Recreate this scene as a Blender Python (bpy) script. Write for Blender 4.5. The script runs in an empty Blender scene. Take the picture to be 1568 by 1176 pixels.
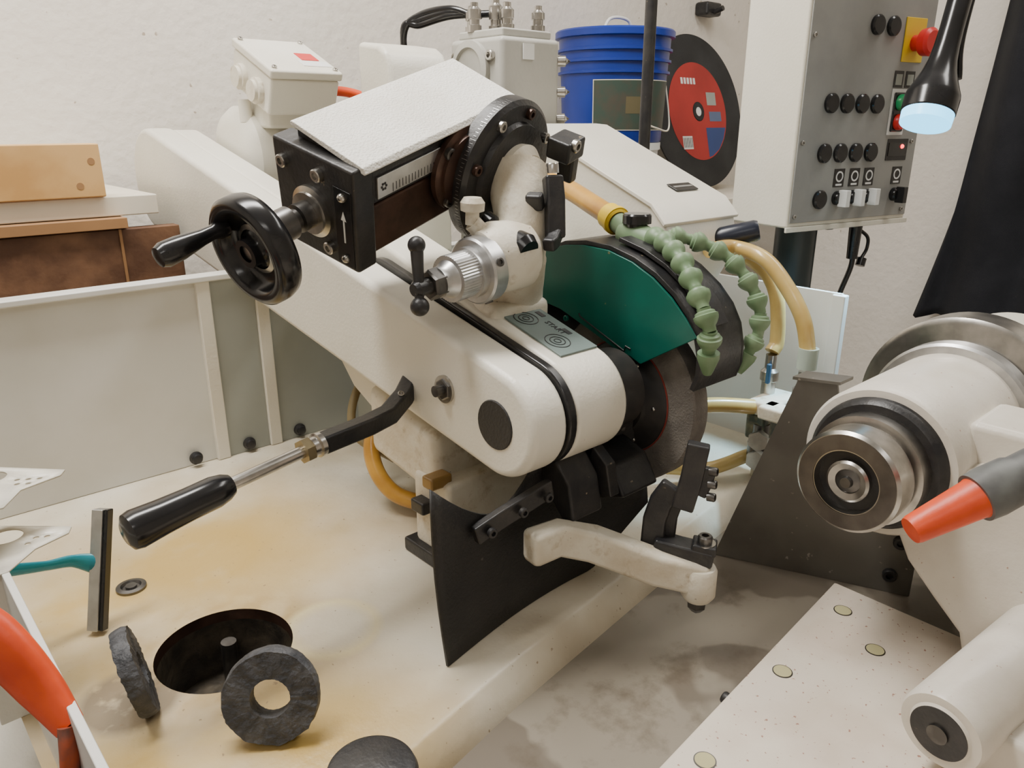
import bpy, bmesh, math, random
from mathutils import Vector, Matrix
random.seed(3)
scene=bpy.context.scene
COL=scene.collection
V=Vector
# ------------------------------------------------------------------ materials
def mat(name,c1,c2=None,rough=.5,metal=0.,scale=8.,lo=.4,hi=.65,bump=0.,bscale=None,emit=None,estr=0.,coat=0.,speck=None,speckscale=150.,specklo=.7,trans=0.,detail=6.,grime=None):
    m=bpy.data.materials.new(name);m.use_nodes=True
    nt=m.node_tree;N=nt.nodes;L=nt.links
    b=N['Principled BSDF']
    b.inputs['Roughness'].default_value=rough
    b.inputs['Metallic'].default_value=metal
    b.inputs['Coat Weight'].default_value=coat
    if trans: b.inputs['Transmission Weight'].default_value=trans
    tc=N.new('ShaderNodeTexCoord')
    nz=N.new('ShaderNodeTexNoise');nz.inputs['Scale'].default_value=scale;nz.inputs['Detail'].default_value=detail
    L.new(tc.outputs['Object'],nz.inputs['Vector'])
    r=N.new('ShaderNodeValToRGB')
    r.color_ramp.elements[0].position=lo;r.color_ramp.elements[1].position=hi
    c2=c2 or tuple(x*.88 for x in c1)
    r.color_ramp.elements[0].color=(*c1,1);r.color_ramp.elements[1].color=(*c2,1)
    L.new(nz.outputs['Fac'],r.inputs['Fac'])
    out=r.outputs['Color']
    if grime:
        n4=N.new('ShaderNodeTexNoise');n4.inputs['Scale'].default_value=scale*2.2;n4.inputs['Detail'].default_value=9;n4.inputs['Roughness'].default_value=.65
        L.new(tc.outputs['Object'],n4.inputs['Vector'])
        r4=N.new('ShaderNodeValToRGB');r4.color_ramp.elements[0].position=.55;r4.color_ramp.elements[1].position=.78
        L.new(n4.outputs['Fac'],r4.inputs['Fac'])
        mg=N.new('ShaderNodeMix');mg.data_type='RGBA';L.new(r4.outputs['Color'],mg.inputs[0]);L.new(out,mg.inputs[6]);mg.inputs[7].default_value=(*grime,1);out=mg.outputs[2]
    if speck:
        n2=N.new('ShaderNodeTexNoise');n2.inputs['Scale'].default_value=speckscale;n2.inputs['Detail'].default_value=2
        L.new(tc.outputs['Object'],n2.inputs['Vector'])
        r2=N.new('ShaderNodeValToRGB');r2.color_ramp.elements[0].position=specklo;r2.color_ramp.elements[1].position=specklo+.04
        L.new(n2.outputs['Fac'],r2.inputs['Fac'])
        mx=N.new('ShaderNodeMix');mx.data_type='RGBA'
        L.new(r2.outputs['Color'],mx.inputs[0]);L.new(out,mx.inputs[6]);mx.inputs[7].default_value=(*speck,1)
        out=mx.outputs[2]
    L.new(out,b.inputs['Base Color'])
    if bump:
        n3=N.new('ShaderNodeTexNoise');n3.inputs['Scale'].default_value=bscale or scale*6;n3.inputs['Detail'].default_value=4
        L.new(tc.outputs['Object'],n3.inputs['Vector'])
        bp=N.new('ShaderNodeBump');bp.inputs['Strength'].default_value=bump;bp.inputs['Distance'].default_value=.003
        L.new(n3.outputs['Fac'],bp.inputs['Height']);L.new(bp.outputs['Normal'],b.inputs['Normal'])
    if emit:
        b.inputs['Emission Color'].default_value=(*emit,1);b.inputs['Emission Strength'].default_value=estr
    return m
CREAM=mat('cream_paint',(.77,.74,.65),(.71,.675,.58),rough=.34,bump=.12,bscale=260,scale=6,speck=(.45,.38,.29),speckscale=160,specklo=.765)
CREAM2=mat('cream_paint_worn',(.71,.665,.56),(.58,.51,.39),rough=.45,bump=.2,bscale=200,scale=22,grime=(.38,.29,.17),speck=(.22,.16,.11),speckscale=170,specklo=.735)
WHITEP=mat('white_panel_paint',(.70,.70,.67),(.61,.60,.55),rough=.4,scale=5,bump=.03)
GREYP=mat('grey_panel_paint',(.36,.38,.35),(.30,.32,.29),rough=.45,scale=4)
COVER=mat('white_pebbled_cover',(.88,.86,.80),(.80,.77,.70),rough=.5,bump=.6,bscale=420,scale=20)
BLACK=mat('black_plastic',(.010,.010,.011),(.016,.016,.018),rough=.2,scale=30)
BLACKM=mat('black_painted_steel',(.013,.013,.015),(.028,.026,.025),rough=.40,scale=40,bump=.15,speck=(.25,.2,.13),speckscale=90,specklo=.745)
RUB=mat('black_rubber',(.013,.013,.014),(.026,.025,.025),rough=.55,bump=.3,bscale=300,speck=(.12,.11,.1),speckscale=60,specklo=.74)
OIL=mat('oiled_steel_brown',(.055,.030,.022),(.10,.055,.04),rough=.33,metal=.55,scale=35,bump=.05)
STEEL=mat('machined_steel',(.55,.53,.50),(.36,.35,.33),rough=.28,metal=1.,scale=40)
DSTEEL=mat('dark_steel',(.16,.155,.15),(.09,.085,.08),rough=.35,metal=.9,scale=40)
ALU=mat('anodised_aluminium',(.60,.60,.60),(.48,.48,.48),rough=.34,metal=.9,scale=50)
GREEN=mat('green_guard_paint',(.0,.12,.085),(.0,.085,.062),rough=.32,scale=10,bump=.05,speck=(.18,.2,.1),speckscale=60,specklo=.75)
LGREEN=mat('locline_green',(.15,.24,.125),(.20,.29,.165),rough=.45,scale=30)
AMBER=mat('amber_hose',(.58,.31,.05),(.44,.21,.03),rough=.3,scale=25,coat=.3)
AMBERL=mat('pale_amber_hose',(.62,.46,.17),(.50,.32,.09),rough=.3,scale=15,coat=.3)
YEL=mat('yellow_plastic',(.85,.58,.02),rough=.4)
ORANGE=mat('orange_plastic',(.80,.085,.015),(.62,.055,.01),rough=.4,scale=20,bump=.1)
RED=mat('red_plastic',(.65,.02,.02),rough=.35)
BLUE=mat('blue_bucket_plastic',(.008,.035,.30),(.006,.027,.23),rough=.35,scale=6)
DGREEN=mat('dark_label',(.035,.06,.045),(.06,.055,.04),rough=.5,scale=30)
WHITE=mat('white_plastic',(.8,.8,.78),rough=.4)
ABR=mat('abrasive_grey',(.20,.18,.155),(.13,.115,.10),rough=.9,bump=.5,bscale=500,scale=30)
ABRD=mat('abrasive_ring_dark',(.032,.034,.040),(.075,.077,.085),rough=.6,bump=1.,bscale=160,scale=60)
FLANGE=mat('dark_flange',(.018,.017,.017),(.038,.033,.03),rough=.5,scale=30)
PINE=mat('pine_wood',(.68,.42,.17),(.55,.30,.10),rough=.6,scale=12)
PLY=mat('dark_plywood',(.10,.045,.022),(.20,.10,.05),rough=.65,scale=18,bump=.2)
BROWN=mat('brown_edge',(.36,.19,.08),rough=.6)
BOARD=mat('pale_board',(.78,.72,.60),rough=.6,scale=5)
CYAN=mat('cyan_plastic',(.02,.35,.45),rough=.25,trans=.4)
LABEL=mat('grey_green_label',(.15,.20,.19),(.12,.16,.15),rough=.4)
CLOTH=mat('black_cloth',(.008,.009,.013),(.014,.015,.02),rough=.95,bump=.5,bscale=700)
GLOW=mat('flashlight_lens',(.3,.7,1.),rough=.3,emit=(.14,.62,1.),estr=3.2)
LEDR=mat('red_led',(.8,.02,.02),emit=(1,.05,.05),estr=5.)
PANELF=mat('panel_face_grey',(.31,.31,.295),(.27,.27,.26),rough=.42,scale=20)
PAPER=mat('plug_yellow',(.50,.46,.25),rough=.7)
# ------------------------------------------------------------------ geometry helpers
def root(name,loc=(0,0,0)):
    o=bpy.data.objects.new(name,None);o.empty_display_size=.02;COL.objects.link(o);return o
def finish(bm,name,m,parent,bevel=0,seg=2,ang=35):
    bmesh.ops.recalc_face_normals(bm,faces=bm.faces)
    me=bpy.data.meshes.new(name);bm.to_mesh(me);bm.free()
    me.polygons.foreach_set('use_smooth',[True]*len(me.polygons))
    me.set_sharp_from_angle(angle=math.radians(ang))
    me.materials.append(m)
    o=bpy.data.objects.new(name,me);COL.objects.link(o)
    if parent:o.parent=parent
    if bevel:
        b=o.modifiers.new('bevel','BEVEL');b.width=bevel;b.segments=seg;b.limit_method='ANGLE';b.angle_limit=math.radians(32);b.harden_normals=True
    return o
def basis(ax,up=None):
    ax=V(ax).normalized()
    up=V(up) if up is not None else (V((0,0,1)) if abs(ax.z)<.9 else V((0,1,0)))
    x=up-ax*up.dot(ax);x.normalize();y=ax.cross(x)
    return ax,x,y
def lathe(prof,o,ax,name,m,parent,seg=48,ang=35,bevel=0):
    ax,x,y=basis(ax);o=V(o);bm=bmesh.new();rings=[]
    for r,s in prof:
        c=o+ax*s
        if r<1e-6: rings.append([bm.verts.new(c)])
        else: rings.append([bm.verts.new(c+(x*math.cos(2*math.pi*i/seg)+y*math.sin(2*math.pi*i/seg))*r) for i in range(seg)])
    for a,b in zip(rings,rings[1:]):
        if len(a)==1 and len(b)==1: continue
        for i in range(seg):
            j=(i+1)%seg
            if len(a)==1: bm.faces.new((a[0],b[j],b[i]))
            elif len(b)==1: bm.faces.new((a[i],a[j],b[0]))
            else: bm.faces.new((a[i],a[j],b[j],b[i]))
    return finish(bm,name,m,parent,bevel,ang=ang)
def cyl(p0,p1,r,name,m,parent,r1=None,seg=32,ch=0.0):
    p0=V(p0);p1=V(p1);h=(p1-p0).length;r1=r if r1 is None else r1
    ch=min(ch,r*.5,h*.4)
    pr=[(0,0),(r-ch,0)]+([(r,ch)] if ch else [])+([(r1,h-ch)] if ch else [])+[(r1-ch,h),(0,h)]
    return lathe(pr,p0,p1-p0,name,m,parent,seg)
def box(c,s,name,m,parent,ax=None,bevel=.002,seg=2):
    ax=ax or (V((1,0,0)),V((0,1,0)),V((0,0,1)));c=V(c);bm=bmesh.new();vs=[]
    for i in (-.5,.5):
        for j in (-.5,.5):
            for k in (-.5,.5): vs.append(bm.verts.new(c+ax[0]*s[0]*i+ax[1]*s[1]*j+ax[2]*s[2]*k))
    for f in ((0,1,3,2),(4,6,7,5),(0,4,5,1),(2,3,7,6),(0,2,6,4),(1,5,7,3)): bm.faces.new([vs[i] for i in f])
    return finish(bm,name,m,parent,bevel,seg)
def bx(x0,x1,y0,y1,z0,z1,name,m,parent,bevel=.002,seg=2):
    return box(((x0+x1)/2,(y0+y1)/2,(z0+z1)/2),(x1-x0,y1-y0,z1-z0),name,m,parent,None,bevel,seg)
def prism(poly,fn,d0,d1,name,m,parent,bevel=.002,seg=2,ang=35):
    bm=bmesh.new()
    A=[bm.verts.new(fn(a,b,d0)) for a,b in poly];B=[bm.verts.new(fn(a,b,d1)) for a,b in poly]
    bm.faces.new(A);bm.faces.new(B[::-1]);n=len(poly)
    for i in range(n):
        j=(i+1)%n;bm.faces.new((A[i],B[i],B[j],A[j]))
    return finish(bm,name,m,parent,bevel,seg,ang)
YZ=lambda a,b,d:V((d,a,b))
XY=lambda a,b,d:V((a,b,d))
def sph(c,r,name,m,parent,sc=(1,1,1),seg=24):
    bm=bmesh.new();bmesh.ops.create_uvsphere(bm,u_segments=seg,v_segments=seg//2+2,radius=r)
    for v in bm.verts: v.co=V((v.co.x*sc[0],v.co.y*sc[1],v.co.z*sc[2]))+V(c)
    return finish(bm,name,m,parent,ang=80)
def cr(pts,n=10):
    P=[V(p) for p in pts];P=[P[0]*2-P[1]]+P+[P[-1]*2-P[-2]];o=[]
    for i in range(1,len(P)-2):
        for k in range(n):
            t=k/n;a,b,c,d=P[i-1:i+3]
            o.append(.5*((2*b)+(c-a)*t+(2*a-5*b+4*c-d)*t*t+(3*b-a-3*c+d)*t**3))
    o.append(P[-2]);return o
def tube(pts,r,name,m,parent,smooth=True,seg=16,radii=None,flat=None):
    P=cr(pts) if smooth else [V(p) for p in pts];bm=bmesh.new();rings=[]
    n=len(P);px=None
    for i,p in enumerate(P):
        t=(P[min(i+1,n-1)]-P[max(i-1,0)]).normalized()
        if px is None: _,px,_=basis(t)
        px=(px-t*px.dot(t)).normalized();y=t.cross(px)
        if radii:
            f=i/(n-1)*(len(radii)-1);k=min(int(f),len(radii)-2);rr=radii[k]+(radii[k+1]-radii[k])*(f-k)
        else: rr=r
        fl=flat or 1
        rings.append([bm.verts.new(p+(px*math.cos(2*math.pi*j/seg)+y*fl*math.sin(2*math.pi*j/seg))*rr) for j in range(seg)])
    for a,b in zip(rings,rings[1:]):
        for j in range(seg): bm.faces.new((a[j],a[(j+1)%seg],b[(j+1)%seg],b[j]))
    bm.faces.new(rings[0][::-1]);bm.faces.new(rings[-1])
    return finish(bm,name,m,parent,ang=50)
def screw(c,ax,r,parent,m=DSTEEL,h=None):
    h=h or r*.9
    lathe([(0,0),(r,0),(r,h*.85),(r*.85,h),(r*.5,h),(r*.48,h*.4),(0,h*.4)],c,ax,'socket_screw',m,parent,seg=20)
def hexnut(c,ax,r,h,parent,m=DSTEEL,name='hex_nut'):
    lathe([(0,0),(r,0),(r,h*.85),(r*.88,h),(0,h)],c,ax,name,m,parent,seg=6,ang=20)
def locline(pts,r,pitch,name):
    R=root(name);P=cr(pts,40);acc=0;marks=[P[0]]
    for a,b in zip(P,P[1:]):
        acc+=(b-a).length
        if acc>=pitch: marks.append(b);acc=0
    for i,(a,b) in enumerate(zip(marks,marks[1:])):
        d=(b-a);p=d.length
        lathe([(0,0),(r*.58,0),(r*.55,p*.10),(r*.80,p*.16),(r*.84,p*.26),(r,p*.30),(r,p*.42),(r*.93,p*.55),(r*.72,p*.72),(r*.55,p*.82),(r*.5,p*1.05),(0,p*1.05)],a,d,'segment_%d'%(i+1),LGREEN,R,seg=28,ang=40)
    d=marks[-1]-marks[-2]
    lathe([(0,0),(r*.9,0),(r*.9,.006),(r*.5,.02),(r*.36,.024),(0,.02)],marks[-1],d,'nozzle_tip',LGREEN,R,seg=24)
    return R
def circ(cx,cy,r,n=32):
    return [(cx+r*math.cos(2*math.pi*i/n),cy+r*math.sin(2*math.pi*i/n)) for i in range(n)]
def hull2(c1,r1,c2,r2,n=24):
    d=math.atan2(c2[1]-c1[1],c2[0]-c1[0]);L=math.hypot(c2[0]-c1[0],c2[1]-c1[1]);be=math.acos((r1-r2)/L)
    out=[]
    for i in range(n+1):
        t=d+be+(2*math.pi-2*be)*i/n;out.append((c1[0]+r1*math.cos(t),c1[1]+r1*math.sin(t)))
    for i in range(n+1):
        t=d-be+2*be*i/n;out.append((c2[0]+r2*math.cos(t),c2[1]+r2*math.sin(t)))
    return out
def bar(pts,w,h,name,m,parent,bev=.002,up=None):
    P=[V(p) for p in pts];bm=bmesh.new();rows=[];up=V(up) if up else V((0,0,1))
    for i,p in enumerate(P):
        t=(P[min(i+1,len(P)-1)]-P[max(i-1,0)]).normalized();s=t.cross(up).normalized();u=s.cross(t)
        rows.append([bm.verts.new(p+s*a*w/2+u*b*h/2) for a,b in ((-1,-1),(1,-1),(1,1),(-1,1))])
    for a,b in zip(rows,rows[1:]):
        for j in range(4): bm.faces.new((a[j],a[(j+1)%4],b[(j+1)%4],b[j]))
    bm.faces.new(rows[0][::-1]);bm.faces.new(rows[-1])
    return finish(bm,name,m,parent,bev)
X_=V((1,0,0));Y_=V((0,1,0));Z_=V((0,0,1))
# ------------------------------------------------------------------ room
WALL=mat('painted_plaster',(.80,.75,.675),(.755,.70,.625),rough=.85,scale=3,bump=.9,bscale=45,speck=(.42,.35,.28),speckscale=48,specklo=.73)
CONC=mat('concrete_floor',(.25,.24,.23),(.18,.17,.16),rough=.8,scale=5)
CEIL=mat('ceiling_white',(.8,.79,.76),rough=.9)
bx(-2.0,2.7,1.62,1.72,-.9,1.8,'wall_back',WALL,None,0)
bx(2.6,2.7,-2.0,1.62,-.9,1.8,'wall_right',WALL,None,0)
bx(-2.1,-2.0,-2.0,1.72,-.9,1.8,'wall_left',WALL,None,0)
bx(-2.1,2.7,-2.1,-2.0,-.9,1.8,'wall_front',WALL,None,0)
bx(-2.1,2.7,-2.1,1.72,-1.0,-.9,'floor',CONC,None,0)
bx(-2.1,2.7,-2.1,1.72,1.8,1.9,'ceiling',CEIL,None,0)
# ------------------------------------------------------------------ coolant tray
T=root('coolant_tray')
HOLE=(.218,.673,.066)
TR=bpy.data.materials.new('stained_tray_paint');TR.use_nodes=True
nt=TR.node_tree;N=nt.nodes;L=nt.links;bs=N['Principled BSDF'];bs.inputs['Roughness'].default_value=.3
tc=N.new('ShaderNodeTexCoord')
def noise(s,d=5):
    n=N.new('ShaderNodeTexNoise');n.inputs['Scale'].default_value=s;n.inputs['Detail'].default_value=d;L.new(tc.outputs['Object'],n.inputs['Vector']);return n.outputs['Fac']
def distm(p,r0,r1):
    v=N.new('ShaderNodeVectorMath');v.operation='DISTANCE';L.new(tc.outputs['Object'],v.inputs[0]);v.inputs[1].default_value=p
    m=N.new('ShaderNodeMapRange');m.inputs[1].default_value=r0;m.inputs[2].default_value=r1;m.inputs[3].default_value=1;m.inputs[4].default_value=0
    L.new(v.outputs['Value'],m.inputs[0]);return m.outputs[0]
def math_(op,a,b):
    m=N.new('ShaderNodeMath');m.operation=op;m.use_clamp=True
    for i,x in enumerate((a,b)):
        if isinstance(x,(int,float)): m.inputs[i].default_value=x
        else: L.new(x,m.inputs[i])
    return m.outputs[0]
def ramp(x,a,b):
    m=N.new('ShaderNodeMapRange');m.inputs[1].default_value=a;m.inputs[2].default_value=b;L.new(x,m.inputs[0]);return m.outputs[0]
def mixc(f,c,d):
    m=N.new('ShaderNodeMix');m.data_type='RGBA';L.new(f,m.inputs[0])
    if isinstance(c,tuple): m.inputs[6].default_value=(*c,1)
    else: L.new(c,m.inputs[6])
    m.inputs[7].default_value=(*d,1);return m.outputs[2]
c=mixc(ramp(noise(6),.38,.66),(.70,.645,.53),(.50,.42,.29))
s1=math_('MULTIPLY',math_('MAXIMUM',math_('MAXIMUM',distm((.12,.47,0),.12,.26),distm((.27,.86,0),.06,.26)),distm((.12,.79,0),.06,.20)),ramp(noise(5,8),.24,.52))
c=mixc(math_('MULTIPLY',s1,.9),c,(.50,.33,.085))
sr=math_('MULTIPLY',math_('MULTIPLY',distm((.218,.673,0),.072,.12),ramp(noise(30,6),.4,.6)),.6)
c=mixc(sr,c,(.38,.25,.09))
s2=math_('MULTIPLY',distm((.125,.66,0),.038,.05),.8)
s2=math_('MULTIPLY',s2,ramp(noise(50),.25,.45))
c=mixc(s2,c,(.17,.125,.075))
s3=math_('MULTIPLY',math_('SUBTRACT',distm((.315,.63,0),.045,.055),distm((.315,.63,0),.03,.045)),.6)
c=mixc(s3,c,(.78,.68,.36))
s5=math_('MULTIPLY',distm((.315,.63,0),.03,.05),.5)
c=mixc(s5,c,(.74,.70,.60))
s4=math_('MULTIPLY',ramp(noise(170,2),.70,.74),.8)
c=mixc(s4,c,(.26,.18,.10))
L.new(c,bs.inputs['Base Color'])
bp=N.new('ShaderNodeBump');bp.inputs['Strength'].default_value=.25;bp.inputs['Distance'].default_value=.003
L.new(noise(60),bp.inputs['Height']);L.new(bp.outputs['Normal'],bs.inputs['Normal'])
TZ=-.035
bm=bmesh.new()
out=[(.045,1.135),(1.1,1.135),(1.1,.545),(.86,.527),(.627,.497),(.40,.466),(.293,.446),(.20,.430),(.045,.400)]
vo=[bm.verts.new((x,y,0)) for x,y in out];vi=[bm.verts.new((x,y,0)) for x,y in circ(HOLE[0],HOLE[1],HOLE[2],64)]
es=[bm.edges.new((vo[i],vo[(i+1)%len(vo)])) for i in range(len(vo))]+[bm.edges.new((vi[i],vi[(i+1)%64])) for i in range(64)]
bmesh.ops.triangle_fill(bm,use_beauty=True,edges=es)
lip=vo[2:9]
r1=[bm.verts.new((v.co.x,v.co.y-.006,-.003)) for v in lip];r2=[bm.verts.new((v.co.x,v.co.y-.022,TZ)) for v in lip];r3=[bm.verts.new((v.co.x,v.co.y-.023,-.1)) for v in lip]
for i in range(len(lip)-1):
    for a,b in ((lip,r1),(r1,r2),(r2,r3)): bm.faces.new((a[i],a[i+1],b[i+1],b[i]))
finish(bm,'tray_floor',TR,T,ang=60)
cx,cy,hr=HOLE
lathe([(hr,0),(hr,-.006),(hr-.001,-.014)],(cx,cy,0),(0,0,1),'drain_rim',OIL,T,seg=64)
lathe([(hr-.001,-.012),(hr-.001,-.075),(0,-.075)],(cx,cy,0),(0,0,1),'drain_pit',mat('sludge',(.03,.026,.022),(.085,.07,.05),rough=.3,scale=40,bump=1.,bscale=60),T,seg=64)
tube([(cx-.045,cy-.005,-.045),(cx-.01,cy-.035,-.048),(cx+.03,cy-.035,-.048),(cx+.055,cy-.01,-.045)],.014,'sludge_ridge',ABRD,T)
tube([(cx+.015,cy+.035,-.07),(cx+.016,cy+.035,-.02)],.008,'pit_pipe',DSTEEL,T)
bx(.045,1.1,1.13,1.142,0,.285,'back_panel',WHITEP,T,.002)
bx(.045,1.1,1.118,1.148,.280,.289,'back_panel_flange',WHITEP,T,.002)
for x in (.405,.4925): bx(x-.010,x+.010,1.121,1.131,.0,.282,'panel_rib',CREAM,T,.002)
bx(.5025,1.1,1.126,1.131,0,.28,'painted_shade_panel',GREYP,T,.001)  # grey sheet paints the shadow over the right part of the back panel
bx(.415,.4825,1.126,1.131,0,.28,'painted_shade_panel_small',GREYP,T,.001)  # same painted shadow, continued between the two ribs
for x in (.362,.447,.5346): 
    lathe([(0,0),(.010,0),(.010,.003),(.007,.005),(.007,.010),(.005,.011),(0,.011)],(x,1.125,.014),(0,-1,0),'panel_bolt',BLACKM,T,seg=20)
bx(1.1,1.106,.50,1.142,TZ,.262,'end_panel',WHITEP,T,.001)
box((1.103,.503,.11),(.014,.02,.30),'end_panel_fold',WHITEP,T)
bx(.055,.061,.345,.82,TZ,.147,'left_panel',WHITEP,T,.001)
box((.064,.822,.073),(.012,.008,.147),'left_panel_fold',WHITEP,T)
lathe([(.016,0),(.016,.003),(.011,.004),(.009,.001),(.006,.001),(.006,.004),(0,.004)],(.182,.8466,0),(0,0,1),'floor_bolt',DSTEEL,T,seg=28)
WET=mat('wet_grey_trough',(.155,.13,.10),(.245,.215,.17),rough=.38,scale=7,lo=.49,hi=.52,bump=.1,bscale=30,detail=3,grime=(.10,.075,.05))
bx(.0,1.12,.05,.54,TZ-.03,TZ,'trough_floor',WET,T,0)
B=root('machine_pedestal')
bx(-.02,1.15,-.25,1.16,-.9,-.112,'cabinet',CREAM,B,.01)
bx(.0,1.13,-.23,1.14,-.9,-.82,'plinth',BLACKM,B,.004)
# ------------------------------------------------------------------ perforated brackets left
PB=root('perforated_bracket')
def flap(poly,z,nm,big,small):
    bm=bmesh.new();n=len(poly)
    vo=[bm.verts.new((x,y,z)) for x,y in poly];es=[bm.edges.new((vo[i],vo[(i+1)%n])) for i in range(n)]
    for hx,hy,hr_ in [(*big,.014)]+[(x,y,.0026) for x,y in small]:
        q=[bm.verts.new((x,y,z)) for x,y in circ(hx,hy,hr_,24)]
        es+=[bm.edges.new((q[i],q[(i+1)%24])) for i in range(24)]
    bmesh.ops.triangle_fill(bm,use_beauty=True,edges=es)
    o=finish(bm,nm,CREAM,PB);s=o.modifiers.new('s','SOLIDIFY');s.thickness=.0015
flap([(.02,.86),(.055,.845),(.128,.768),(.122,.758),(.088,.748),(.070,.72),(.02,.72)],.192,'upper_flap',(.072,.795),[(.090,.773),(.098,.768),(.106,.763),(.088,.763),(.096,.758)])
flap([(.02,.81),(.055,.797),(.119,.738),(.114,.727),(.085,.716),(.06,.69),(.02,.69)],.148,'lower_flap',(.070,.757),[(.090,.737),(.098,.733),(.082,.730)])
bx(.03,.056,.70,.80,.0,.192,'bracket_post',CREAM,PB,.001)
# ------------------------------------------------------------------ belt guard arm + spindle head
H=root('grinding_head')
arm=hull2((.53,.22),.055,(1.44,.405),.085)
prism(arm,YZ,.455,.503,'belt_guard',CREAM,H,.009,5)
prism(hull2((.53,.221),.0562,(.80,.280),.064),YZ,.5025,.513,'belt_gap',BLACK,H,.002)
arm2=hull2((.53,.222),.057,(.85,.30),.07)
prism(arm2,YZ,.5125,.588,'spindle_housing',CREAM,H,.006,4)
prism(hull2((.90,.30),.06,(1.44,.405),.082),YZ,.502,.545,'belt_guard_back',CREAM,H,.006,4)
cyl((.4558,.53,.22),(.4535,.53,.22),.0255,'end_cap',RUB,H,ch=.001)
hexnut((.456,.609,.237),(-1,0,0),.012,.006,H);cyl((.456,.609,.237),(.452,.609,.237),.015,'washer',STEEL,H)
cyl((.45,.609,.237),(.441,.609,.237),.006,'stud',DSTEEL,H)
def top_of(c1,r1,c2,r2,y):
    dd=math.atan2(c2[1]-c1[1],c2[0]-c1[0]);L_=math.hypot(c2[0]-c1[0],c2[1]-c1[1]);be=math.acos((r1-r2)/L_);t=dd+be
    p=(c1[0]+r1*math.cos(t),c1[1]+r1*math.sin(t));q=(c2[0]+r2*math.cos(t),c2[1]+r2*math.sin(t))
    k=(q[1]-p[1])/(q[0]-p[0]);return p[1]+k*(y-p[0]),k
zt,kt=top_of((.53,.222),.057,(.85,.30),.07,.57)
ld=V((0,1,kt)).normalized();ln=V((0,-kt,1)).normalized()
lc=V((.556,.562,top_of((.53,.222),.057,(.85,.30),.07,.562)[0]))+ln*.0012
box(lc,(.054,.098,.0022),'label_plate',LABEL,H,(X_,ld,ln),.0005)
for (ox,oy,r) in ((-.008,-.024,.014),(-.006,.028,.014)):
    for rr in (r,r*.62,r*.3):
        lathe([(rr,0),(rr,.0004),(rr-.0009,.0004),(rr-.0009,0)],lc+X_*ox+ld*oy+ln*.0012,ln,'label_ring',BLACKM,H,seg=36)
for oy in (-.012,.03): box(lc+X_*.017+ld*oy+ln*.0013,(.006,.012,.0006),'label_icon',BLACKM,H,(X_,ld,ln),0)
tx=bpy.data.curves.new('label_text','FONT');tx.body='START';tx.size=.010;tx.extrude=.0003
to=bpy.data.objects.new('label_text',tx);COL.objects.link(to);to.parent=H;to.data.materials.append(BLACKM)
Mx=Matrix(((-ld).to_tuple()+(0,),X_.to_tuple()+(0,),ln.to_tuple()+(0,),(0,0,0,1))).transposed();Mx.translation=lc+X_*.008+ld*.014+ln*.0013;to.matrix_world=Mx
for oy in (.061,): 
    for ox in (-.018,.020): screw(lc+X_*ox+ld*oy,ln,.004,H,STEEL)
lathe([(0,0),(.052,0),(.053,.004),(.053,.012),(.045,.016),(.045,.05),(0,.05)],(.586,.535,.217),(1,0,0),'spindle_nose',FLANGE,H)
prism([(.66,.16),(.80,.19),(.80,.10),(.70,.085),(.655,.10)],YZ,.475,.60,'column_upper_casting',CREAM2,H,.012,3)
bx(.47,.60,.63,.70,0.012,.11,'column_lower_casting',CREAM2,H,.008)
bx(.46,.61,.618,.71,0,.018,'column_foot',BLACKM,H,.003)
bx(.455,.56,.66,.685,.066,.082,'black_bar',BLACKM,H,.003)
prism([(.905,.20),(.87,.165),(.735,.105),(.67,.125),(.70,.19),(.80,.22)],YZ,.497,.503,'cream_bracket_plate',CREAM,H,.001)
bx(.455,.485,.64,.66,.105,.12,'oily_block',mat('oily',(.30,.18,.06),rough=.3),H,.003)
bx(.60,.80,.75,1.05,0,.30,'column_body',GREYP,H,.01)
# ------------------------------------------------------------------ grinding wheel
W=root('grinding_wheel')
wc=V((.655,.548,.194))
lathe([(.055,.012),(.101,.012),(.103,.014),(.103,.036),(.101,.038),(0,.038)],wc,(1,0,0),'abrasive_disc',ABR,W,seg=96)
lathe([(0,0),(.040,0),(.044,.004),(.060,.008),(.066,.012),(.066,.0125),(0,.0125)],wc,(1,0,0),'wheel_flange',FLANGE,W,seg=64)
lathe([(.0665,.011),(.068,.0112),(.068,.0125),(.0665,.0125)],wc,(1,0,0),'blotter_ring',mat('red_blotter',(.22,.03,.02),rough=.7),W,seg=64)
for k in range(6):
    a=k*math.pi/3;sph(wc+V((.006,.052*math.cos(a),.052*math.sin(a))),.0025,'balance_screw',STEEL,W)
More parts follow.
